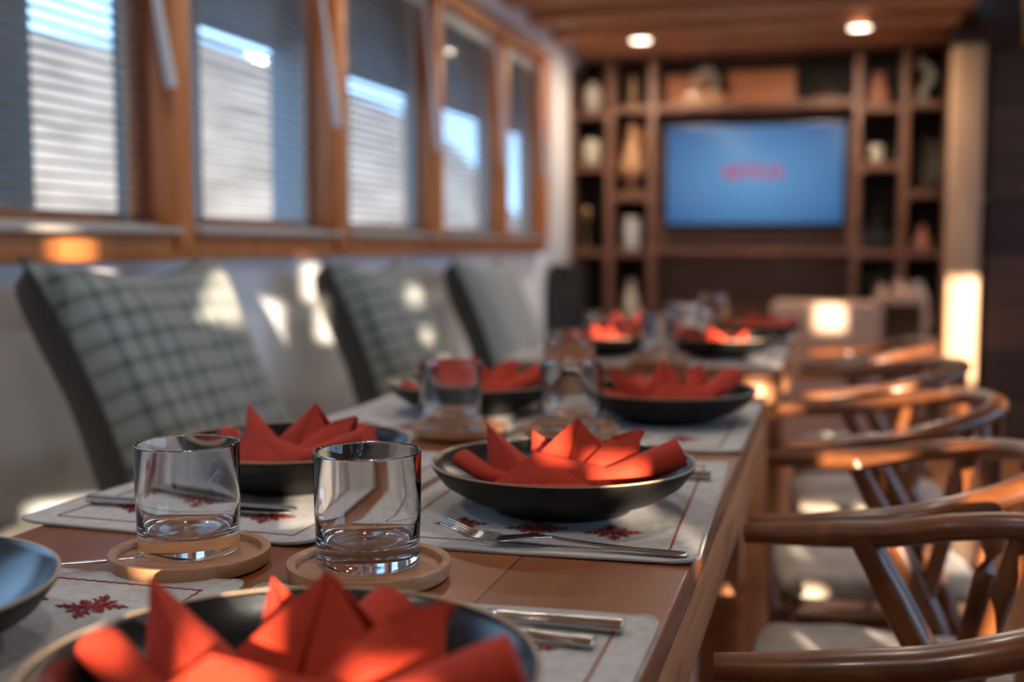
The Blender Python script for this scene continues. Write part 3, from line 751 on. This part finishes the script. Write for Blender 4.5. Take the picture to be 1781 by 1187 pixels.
chair_spots = [(0.108, 1.043, 0.02, 'curved wooden armchair nearest the camera, cut off by the bottom right corner'),
               (0.104, 1.487, 0.00, 'curved wooden armchair with the full hoop back in view, second along the table'),
               (0.112, 2.020, 0.08, 'curved wooden armchair third along, its sunlit rail rising to the right'),
               (0.122, 2.620, 0.05, 'curved wooden armchair at the near end of the far table'),
               (0.115, 3.200, 0.00, 'curved wooden armchair farthest away, in front of the pale cabinet')]
for x, y, rz, lab in chair_spots:
    put('chair', make_chair, lab, 'chair', (x, y, 0.0), rz, 'wooden armchairs along the tables')

# ================================================================== PILLAR
p = thing('pillar', 'square pale wooden pillar right of the shelving, with a bright sun patch', 'pillar', (0.603, 6.0, 0))
MB().box((0, 0, 0.975), (0.145, 0.145, 1.95), bev=0.010).build('shaft', M['pillar'], p)
MB().lathe([(0, 0), (0.014, 0), (0.016, 0.01), (0.010, 0.022), (0, 0.024)], 16, sx=1, sy=1, c=(0.085, 0, 1.22)).build('knob', M['pillar'], p)
o = struct('trim_4', MB().box((0.68, 6.02, 2.105), (0.31, 0.20, 0.30), bev=0.006), M['darkceil'])

# ================================================================== SHELVING
sh = thing('shelving_unit', 'dark wooden wall shelving with open cubbyholes around the television', 'shelving', (0, 6.42, 0))
FX = [-1.425, -1.200, -0.965, 0.105, 0.340, 0.560]
D = 0.26
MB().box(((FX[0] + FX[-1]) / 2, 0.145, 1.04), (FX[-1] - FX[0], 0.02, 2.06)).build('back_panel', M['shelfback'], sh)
for i, x in enumerate(FX):
    MB().box((x, 0, 1.035), (0.042, D, 2.05), bev=0.002).build('upright', M['shelf'], sh)
def board(x0, x1, z, t=0.038, d=D): MB().box(((x0 + x1) / 2, 0, z), (x1 - x0 - 0.042, d, t), bev=0.002).build('shelf', M['shelf'], sh)
for a, b_, zs in ((0, 1, (1.715, 1.425, 0.955, 0.52)), (1, 2, (1.735, 1.262, 0.955, 0.52)), (3, 4, (1.705, 1.405, 0.955, 0.56)), (4, 5, (1.715, 1.262, 0.955, 0.60))):
    for z_ in zs: board(FX[a], FX[b_], z_)
board(FX[2], FX[3], 1.738, 0.045); board(FX[2], FX[3], 0.965, 0.03)
for a in range(5): board(FX[a], FX[a + 1], 2.035, 0.05); board(FX[a], FX[a + 1], 0.08, 0.06)
MB().box(((FX[2] + FX[3]) / 2, 0.06, 0.90), (FX[3] - FX[2] - 0.042, 0.03, 1.60)).build('centre_panel', M['panel'], sh)

# television
tv = thing('television', 'flat black television showing a blue screen with red letters', 'television', (-0.425, 6.39, 1.375))
MB().box((0, 0.0, 0), (0.965, 0.045, 0.555), bev=0.006).build('bezel', M['black'], tv)
MB().box((0, -0.0245, 0.004), (0.930, 0.003, 0.522)).build('screen', M['screen'], tv)
MB().box((0, 0.045, 0), (0.3, 0.05, 0.2), bev=0.01).build('wall_bracket', M['black'], tv)
fc = bpy.data.curves.new('letters', 'FONT'); fc.body = 'NETFLIX'; fc.align_x = 'CENTER'; fc.align_y = 'CENTER'; fc.size = 0.100; fc.extrude = 0.0005; fc.offset = 0.0025
fo = bpy.data.objects.new('tmp', fc); COL.objects.link(fo); bpy.context.view_layer.update()
me = bpy.data.meshes.new_from_object(fo); bpy.data.objects.remove(fo)
xs = [v.co.x for v in me.vertices]; k = 0.325 / (max(xs) - min(xs))
for v in me.vertices: v.co = Vector((v.co.x * k, v.co.y * 1.0, v.co.z))
me.materials.append(M['redlogo']); lo = bpy.data.objects.new('lettering', me); COL.objects.link(lo); lo.parent = tv
lo.location = (-0.005, -0.0272, 0.012); lo.rotation_euler = (PI / 2, 0, 0)

# ornaments
SY = 6.38
def lathe_thing(name, label, cat, loc, prof, m, n=32, group=None, mats=None):
    o = MB().lathe(prof, n, m, mats=mats).build(name, m, loc=loc, sharp=50); return tag(o, label, cat, group)
egg = [(0, 0), (0.028, 0), (0.046, 0.03), (0.052, 0.075), (0.048, 0.115), (0.034, 0.148), (0.018, 0.158), (0.018, 0.165), (0, 0.165)]
lathe_thing('lantern', 'cream egg-shaped lantern in the top left cubbyhole', 'lantern', (-1.313, SY, 1.736), egg, M['cream'])
lathe_thing('lantern', 'squat cream lantern in the left column, second cubbyhole down', 'lantern', (-1.317, SY, 1.446), [(0, 0), (0.04, 0), (0.050, 0.02), (0.053, 0.07), (0.048, 0.12), (0.030, 0.140), (0, 0.143)], M['cream'])
t = thing('oil_lamp', 'small brass oil lamp in the left column above the middle', 'lamp', (-1.345, SY, 0.976))
MB().lathe([(0, 0), (0.035, 0), (0.038, 0.006), (0.012, 0.02), (0.008, 0.12), (0.010, 0.16), (0, 0.16)], 24).build('stem', M['brass'], t)
MB().lathe([(0, 0.155), (0.020, 0.16), (0.032, 0.19), (0.028, 0.22), (0.012, 0.24), (0, 0.24)], 24).build('globe', M['brass'], t)
lathe_thing('jar', 'white lidded jar in the second shelf column left of the television', 'jar', (-1.085, SY, 0.976), [(0, 0), (0.045, 0), (0.049, 0.01), (0.049, 0.145), (0.035, 0.155), (0.035, 0.16), (0.045, 0.163), (0.043, 0.178), (0, 0.18)], M['whitecer'])
lathe_thing('vase', 'small cream vase low in the second shelf column', 'vase', (-1.085, SY, 0.541), [(0, 0), (0.03, 0), (0.05, 0.06), (0.052, 0.12), (0.035, 0.19), (0.022, 0.24), (0.03, 0.265), (0.024, 0.265), (0, 0.25)], M['cream'])
# long-necked gourd figure
t = thing('gourd_ornament', 'tall carved gourd with a thin neck and head in the second column', 'ornament', (-1.085, SY, 1.283))
MB().lathe([(0, 0.075), (0.045, 0.08), (0.070, 0.11), (0.072, 0.16), (0.055, 0.22), (0.036, 0.27), (0.022, 0.33), (0.016, 0.40)], 32).build('body', M['gourd'], t)
MB().lathe([(0, 0), (0.055, 0), (0.058, 0.015), (0.030, 0.03), (0.026, 0.080), (0, 0.080)], 24).build('stand', M['shelf'], t)
MB().tube([(0.075, 0, 0.22), (0.085, 0, 0.30), (0.070, 0, 0.36), (0.03, 0, 0.30)], 0.012, 8).build('handle', M['gourd'], t)
t = thing('carved_figure', 'small carved wooden figure in the second column, top cubbyhole', 'figurine', (-1.085, SY, 1.755))
MB().lathe([(0, 0), (0.045, 0), (0.040, 0.02), (0.022, 0.05), (0.030, 0.09), (0.018, 0.12), (0, 0.12)], 24).build('body', M['brass'], t)
MB().lathe([(0, 0.115), (0.02, 0.12), (0.026, 0.145), (0.016, 0.17), (0, 0.175)], 24).build('head', M['brass'], t)
# arch sculpture on its stand
t = thing('arch_sculpture', 'pale arched sculpture on a wooden base above the television', 'sculpture', (-0.690, SY, 1.7615))
MB().box((0, 0, 0.030), (0.215, 0.10, 0.06), bev=0.01).build('base', M['gourd'], t)
MB().tube(ring_pts([(-0.045, 0, 0.055), (-0.052, 0, 0.11), (-0.030, 0, 0.165), (0.005, 0, 0.185), (0.038, 0, 0.165), (0.060, 0, 0.12), (0.040, 0, 0.085), (0.045, 0, 0.055)], 6), 0.018, 12).build('arch', M['rope'], t)
MB().lathe([(0, -0.03), (0.022, -0.018), (0.028, 0), (0.022, 0.018), (0, 0.03)], 16, c=(0.01, -0.012, 0.155)).build('knot', M['rope'], t)
o = tag(MB().box((0, 0, 0.09), (0.375, 0.022, 0.18), bev=0.004).build('wooden_panel', M['orangewood'], loc=(-0.405, 6.50, 1.775)), 'broad orange-brown wooden panel standing above the television', 'panel')
o.rotation_euler = (math.radians(-6), 0, 0)
o = tag(MB().box((0, 0, 0.085), (0.24, 0.022, 0.17), bev=0.004).build('wooden_panel', M['orangewood'], loc=(-0.800, 6.50, 1.775)), 'shorter orange-brown wooden panel left of the arched sculpture', 'panel')
o.rotation_euler = (math.radians(-6), 0, 0)
t = thing('toy_boat', 'small dark model boat at the right end of the shelf above the television', 'ornament', (-0.048, SY, 1.7615))
MB().tube(ring_pts([(-0.06, 0, 0.028), (-0.03, 0, 0.016), (0.03, 0, 0.016), (0.06, 0, 0.028)], 4), [0.004] + [0.016] * 11 + [0.004], 12).build('hull', M['shelf'], t)
MB().tube([(0, 0, 0.02), (0, 0, 0.11)], 0.003, 6).build('mast', M['shelf'], t)
lathe_thing('jug', 'terracotta jug in the cubbyhole right of the television, top row', 'jug', (0.205, SY, 1.725), [(0, 0), (0.045, 0), (0.060, 0.035), (0.055, 0.075), (0.034, 0.11), (0.030, 0.145), (0.040, 0.165), (0.034, 0.165), (0, 0.14)], M['terracotta'])
t = thing('coral_figure', 'pale twisted coral figure in the top right cubbyhole', 'ornament', (0.440, SY, 1.737))
MB().tube(ring_pts([(0.0, 0, 0), (-0.02, 0, 0.05), (0.012, 0, 0.10), (0.035, 0, 0.135), (0.01, 0, 0.165), (-0.02, 0, 0.195)], 6), [0.022] * 12 + [0.026] * 13 + [0.022] * 6, 12).build('trunk', M['coral'], t)
mb = MB(); mb.lathe([(0, -0.026), (0.020, -0.016), (0.028, 0), (0.020, 0.016), (0, 0.026)], 16, c=(-0.024, 0, 0.205)); mb.build('upper_lobe', M['coral'], t)
t = thing('candle', 'short cream candle on a dish right of the television', 'candle', (0.203, SY, 1.425))
MB().lathe([(0, 0), (0.045, 0), (0.055, 0.012), (0.05, 0.014), (0, 0.008)], 24).build('dish', M['brass'], t)
MB().lathe([(0, 0.010), (0.030, 0.010), (0.031, 0.02), (0.031, 0.085), (0.026, 0.098), (0, 0.096)], 24).build('wax', M['cream'], t)
t = thing('wicker_tray', 'round dark wicker tray standing in the right shelf column', 'tray', (0.450, 6.47, 1.290))
mb = MB(); mb.lathe([(0, -0.010), (0.075, -0.010), (0.092, 0.004), (0.096, 0.012), (0.090, 0.014), (0.072, 0.0), (0, 0.0)], 36)
q = mb.build('weave', M['wicker'], t); q.location = (0, 0, 0.097); q.rotation_euler = (math.radians(80), 0, 0); q.scale = (1, 1.4, 1); q.location.z = 0.137
bott = [(0, 0.002), (0.024, 0), (0.027, 0.004), (0.027, 0.13), (0.012, 0.17), (0.011, 0.215), (0.013, 0.222), (0.009, 0.222), (0.009, 0.17), (0.024, 0.128), (0.024, 0.008), (0, 0.008)]
lathe_thing('bottle', 'tall clear bottle in the cubbyhole right of the television', 'bottle', (0.222, SY, 0.976), bott, M['glass'], group='clear bottles')
o = lathe_thing('bottle', 'shorter clear bottle standing left of the tall clear bottle', 'bottle', (0.158, SY - 0.03, 0.976), bott, M['glass'], group='clear bottles'); o.scale = (1, 1, 0.7)
t = thing('cone_ornament', 'orange-brown cone ornament in the right column at sill height', 'ornament', (0.445, SY, 0.976))
MB().lathe([(0, 0), (0.058, 0), (0.054, 0.02), (0.020, 0.09), (0.010, 0.125), (0, 0.13)], 24).build('cone', M['terracotta'], t)
MB().lathe([(0, -0.006), (0.062, -0.0001), (0.062, 0.008), (0, 0.008)], 24).build('foot', M['shelf'], t).location.z = 0.0061
lathe_thing('vase', 'slim white vase low in the right shelf column beside the pillar', 'vase', (0.435, SY, 0.620), [(0, 0), (0.028, 0), (0.044, 0.045), (0.048, 0.10), (0.036, 0.15), (0.022, 0.175), (0.027, 0.195), (0.02, 0.195), (0, 0.17)], M['whitecer'])
t = thing('dried_plant', 'dried grey plant in a pot behind the pale cabinet top', 'plant', (0.215, SY, 0.580))
MB().lathe([(0, 0), (0.035, 0), (0.048, 0.07), (0.05, 0.08), (0.042, 0.08), (0, 0.07)], 24).build('pot', M['wicker'], t)
mb = MB(); rnd = random.Random(5)
for k in range(16):
    a = rnd.random() * 2 * PI; s = 0.02 + 0.05 * rnd.random(); h = 0.12 + 0.14 * rnd.random()
    mb.tube(ring_pts([(0, 0, 0.06), (s * 0.4 * math.cos(a), s * 0.4 * math.sin(a), 0.06 + h * 0.6), (s * math.cos(a), s * math.sin(a), 0.06 + h)], 4), [0.002] * 4 + [0.007] * 3 + [0.004, 0.001], 6)
mb.build('stems', M['leaf'], t)

# black speaker at the far left corner with a glass bowl beside
t = thing('speaker', 'tall black floor speaker in the far corner under the white column', 'speaker', (-1.345, 5.93, 0))
MB().box((0, 0, 0.45), (0.165, 0.22, 0.90), bev=0.006).build('cabinet', M['black'], t)
for z_, r_ in ((0.25, 0.07), (0.50, 0.06), (0.74, 0.035)):
    q = MB().lathe([(0, 0.0), (r_ * 0.3, -0.004), (r_ * 0.85, 0.006), (r_, 0.010), (r_ * 1.05, 0.006), (r_ * 1.05, 0)], 28).build('driver_cone', M['cushback'], t)
    q.rotation_euler = (PI / 2, 0, 0); q.location = (0, -0.1125, z_)
lathe_thing('bowl', 'pale grey-green glass bowl in the lower left cubbyhole', 'bowl', (-1.315, SY, 0.5395), [(0, 0), (0.03, 0), (0.06, 0.03), (0.078, 0.08), (0.074, 0.08), (0.055, 0.034), (0, 0.01)], M['whitecer'])

# pale cabinet with open niche
t = thing('side_cabinet', 'pale wooden side cabinet with an open niche, below the shelving', 'cabinet', (0.06, 5.95, 0))
MB().box((-0.10, 0, 0.36), (0.50, 0.34, 0.72), bev=0.02, seg=3).build('body', M['palewood'], t)
mb = MB()
for s in (-1, 1): mb.box((0.265 + s * 0.105, 0, 0.375), (0.030, 0.30, 0.75), bev=0.004)
mb.box((0.265, 0, 0.735), (0.18, 0.30, 0.04), bev=0.004); mb.box((0.265, 0, 0.46), (0.18, 0.30, 0.03)); mb.box((0.265, 0.14, 0.37), (0.18, 0.01, 0.70)); mb.box((0.265, 0, 0.04), (0.18, 0.30, 0.03))
mb.build('niche', M['palewood'], t)
MB().lathe([(0, 0), (0.012, 0.004), (0.014, 0.012), (0.008, 0.02), (0, 0.022)], 14, c=(0.05, -0.185, 0.45)).build('knob', M['brass'], t)
lathe_thing('bowl', 'small white bowl in the niche of the pale cabinet', 'bowl', (0.325, 5.88, 0.476), [(0, 0), (0.03, 0), (0.052, 0.025), (0.060, 0.055), (0.056, 0.055), (0.045, 0.025), (0, 0.008)], M['whitecer'])
for k, (x, h, lab) in enumerate([(0.235, 0.055, 'leftmost small shell-like figurine on the pale cabinet'), (0.305, 0.080, 'tallest small figurine in the middle of the pale cabinet top'), (0.375, 0.060, 'rightmost small figurine on the pale cabinet')]):
    lathe_thing('figurine', lab, 'figurine', (x, 5.93, 0.7555), [(0, 0), (0.024, 0), (0.028, h * 0.3), (0.016, h * 0.55), (0.020, h * 0.8), (0.010, h), (0, h)], M['palewood'], 20, 'figurines on the cabinet')

# ================================================================== CEILING LIGHTS
def make_light():
    t = thing('ceiling_light', '', 'light')
    MB().lathe([(0.050, 0.0), (0.066, 0.0), (0.070, -0.006), (0.060, -0.012), (0.048, -0.010)], 32, closed=True).build('ring', M['white'], t)
    MB().lathe([(0, -0.008), (0.048, -0.008), (0.050, 0.0), (0, 0.0)], 32).build('diffuser', M['lampon'], t)
    ld = bpy.data.lights.new('bulb', 'AREA'); ld.shape = 'DISK'; ld.size = 0.12; ld.energy = 9.0; ld.color = (1.0, 0.80, 0.60)
    lo_ = bpy.data.objects.new('bulb', ld); COL.objects.link(lo_); lo_.parent = t; lo_.location = (0, 0, -0.02)
    return t
lz = CZ - 0.048
fill_bulb = bpy.data.lights.new('fill_bulb', 'AREA'); fill_bulb.shape = 'DISK'; fill_bulb.size = 0.12; fill_bulb.energy = FILL_LAMP_W; fill_bulb.color = (1.0, 0.92, 0.83)  # lamp of the out-of-view rows, added to fill the room with light
for i, (x, y, lab) in enumerate([(-0.955, 5.83, 'round lit ceiling light left above the television'), (0.095, 5.77, 'round lit ceiling light at the right near the pillar'),
        (-0.95, 4.40, 'unseen round fill light second from the back, wall side'), (0.11, 4.40, 'unseen round fill light second from the back, chair side'),
        (-0.95, 2.99, 'unseen round fill light over the gap between the tables, wall side'), (0.11, 2.99, 'unseen round fill light over the gap between the tables, chair side'),
        (-0.95, 1.58, 'unseen round fill light over the near table end, wall side'), (0.11, 1.58, 'unseen round fill light over the near table end, chair side'),
        (-0.95, 0.17, 'unseen round fill light above the camera, wall side'), (0.11, 0.17, 'unseen round fill light above the camera, chair side')]):
    o = put('light', make_light, lab, 'light', (x, y, lz), 0, 'round ceiling lights')
    if i > 1:
        for q in o.children:
            if q.type == 'LIGHT': q.data = fill_bulb

# ================================================================== UNSEEN REAR GOBO, added to cut the low sun into chosen patches
holes = []
RY = -1.55
def hole(P, w_, h_):
    """opening (width, height) whose sunbeam reaches the place P"""
    P = Vector(P); t = (P.y - RY) / SUN.y
    q = P - SUN * t; holes.append((q.x - w_ / 2, q.x + w_ / 2, q.z - h_ / 2, q.z + h_ / 2))
hole((0.59, 5.92, 0.605), 0.22, 0.53)            # pillar
hole((-0.01, 5.78, 0.66), 0.14, 0.15)           # pale cabinet
hole((-1.44, 3.02, 0.90), 0.045, 0.11); hole((-1.44, 3.12, 0.77), 0.055, 0.10)   # wall streak
hole((-1.44, 2.75, 0.80), 0.065, 0.12)
hole((-1.14, 3.06, 0.865), 0.05, 0.06); hole((-1.10, 3.06, 0.75), 0.035, 0.05); hole((-1.06, 3.10, 0.66), 0.04, 0.05)
hole((-1.30, 5.20, 0.52), 0.22, 0.05)
hole((-0.250, 1.045, 0.825), 0.034, 0.044); hole((-0.186, 1.03, 0.797), 0.050, 0.026)   # napkin beside the glasses
hole((-0.165, 1.03, 0.764), 0.050, 0.026)
hole((-0.105, 0.960, 0.745), 0.018, 0.035)
hole((-0.285, 0.50, 0.812), 0.050, 0.055); hole((-0.200, 0.50, 0.79), 0.045, 0.03)
hole((-0.47, 0.75, 0.765), 0.070, 0.016)
hole((0.16, 1.39, 0.735), 0.12, 0.04); hole((0.108, 1.80, 0.68), 0.03, 0.10); hole((0.08, 1.42, 0.61), 0.03, 0.12); hole((0.15, 1.50, 0.60), 0.03, 0.10)
hole((0.04, 1.66, 0.475), 0.06, 0.03); hole((-0.03, 1.60, 0.475), 0.05, 0.02); hole((0.10, 2.2, 0.47), 0.2, 0.05)
hole((0.12, 2.25, 0.735), 0.22, 0.05); hole((0.20, 2.70, 0.60), 0.10, 0.16); hole((0.20, 3.0, 0.74), 0.22, 0.05)
hole((-0.43, 2.50, 0.815), 0.14, 0.04); hole((-0.20, 2.55, 0.80), 0.10, 0.05); hole((-0.12, 2.50, 0.76), 0.06, 0.03)
hole((-0.14, 2.36, 0.70), 0.05, 0.06)
hole((-1.39, 1.87, 1.00), 0.05, 0.07)
hole((-1.30, 1.55, 0.53), 0.10, 0.05); hole((-1.15, 1.70, 0.52), 0.05, 0.04)
xs = sorted({round(v, 4) for h in holes for v in h[:2]} | {-2.0, 3.74}); zs = sorted({round(v, 4) for h in holes for v in h[2:]} | {0.0, 2.35})
xs = [x for x in xs if -2.0 <= x <= 2.3 or True]
mb = MB(); V = {}
def vv(i, j):
    if (i, j) not in V: V[(i, j)] = mb.bm.verts.new((xs[i], RY, zs[j]))
    return V[(i, j)]
for i in range(len(xs) - 1):
    for j in range(len(zs) - 1):
        cx, cz = (xs[i] + xs[i + 1]) / 2, (zs[j] + zs[j + 1]) / 2
        if not any(h[0] < cx < h[1] and h[2] < cz < h[3] for h in holes):
            mb.bm.faces.new([vv(i, j), vv(i + 1, j), vv(i + 1, j + 1), vv(i, j + 1)])
struct('rear_gobo_wall', mb, M['panel'], solid=0.012)  # sun blocker out of view, pierced only where beams are wanted
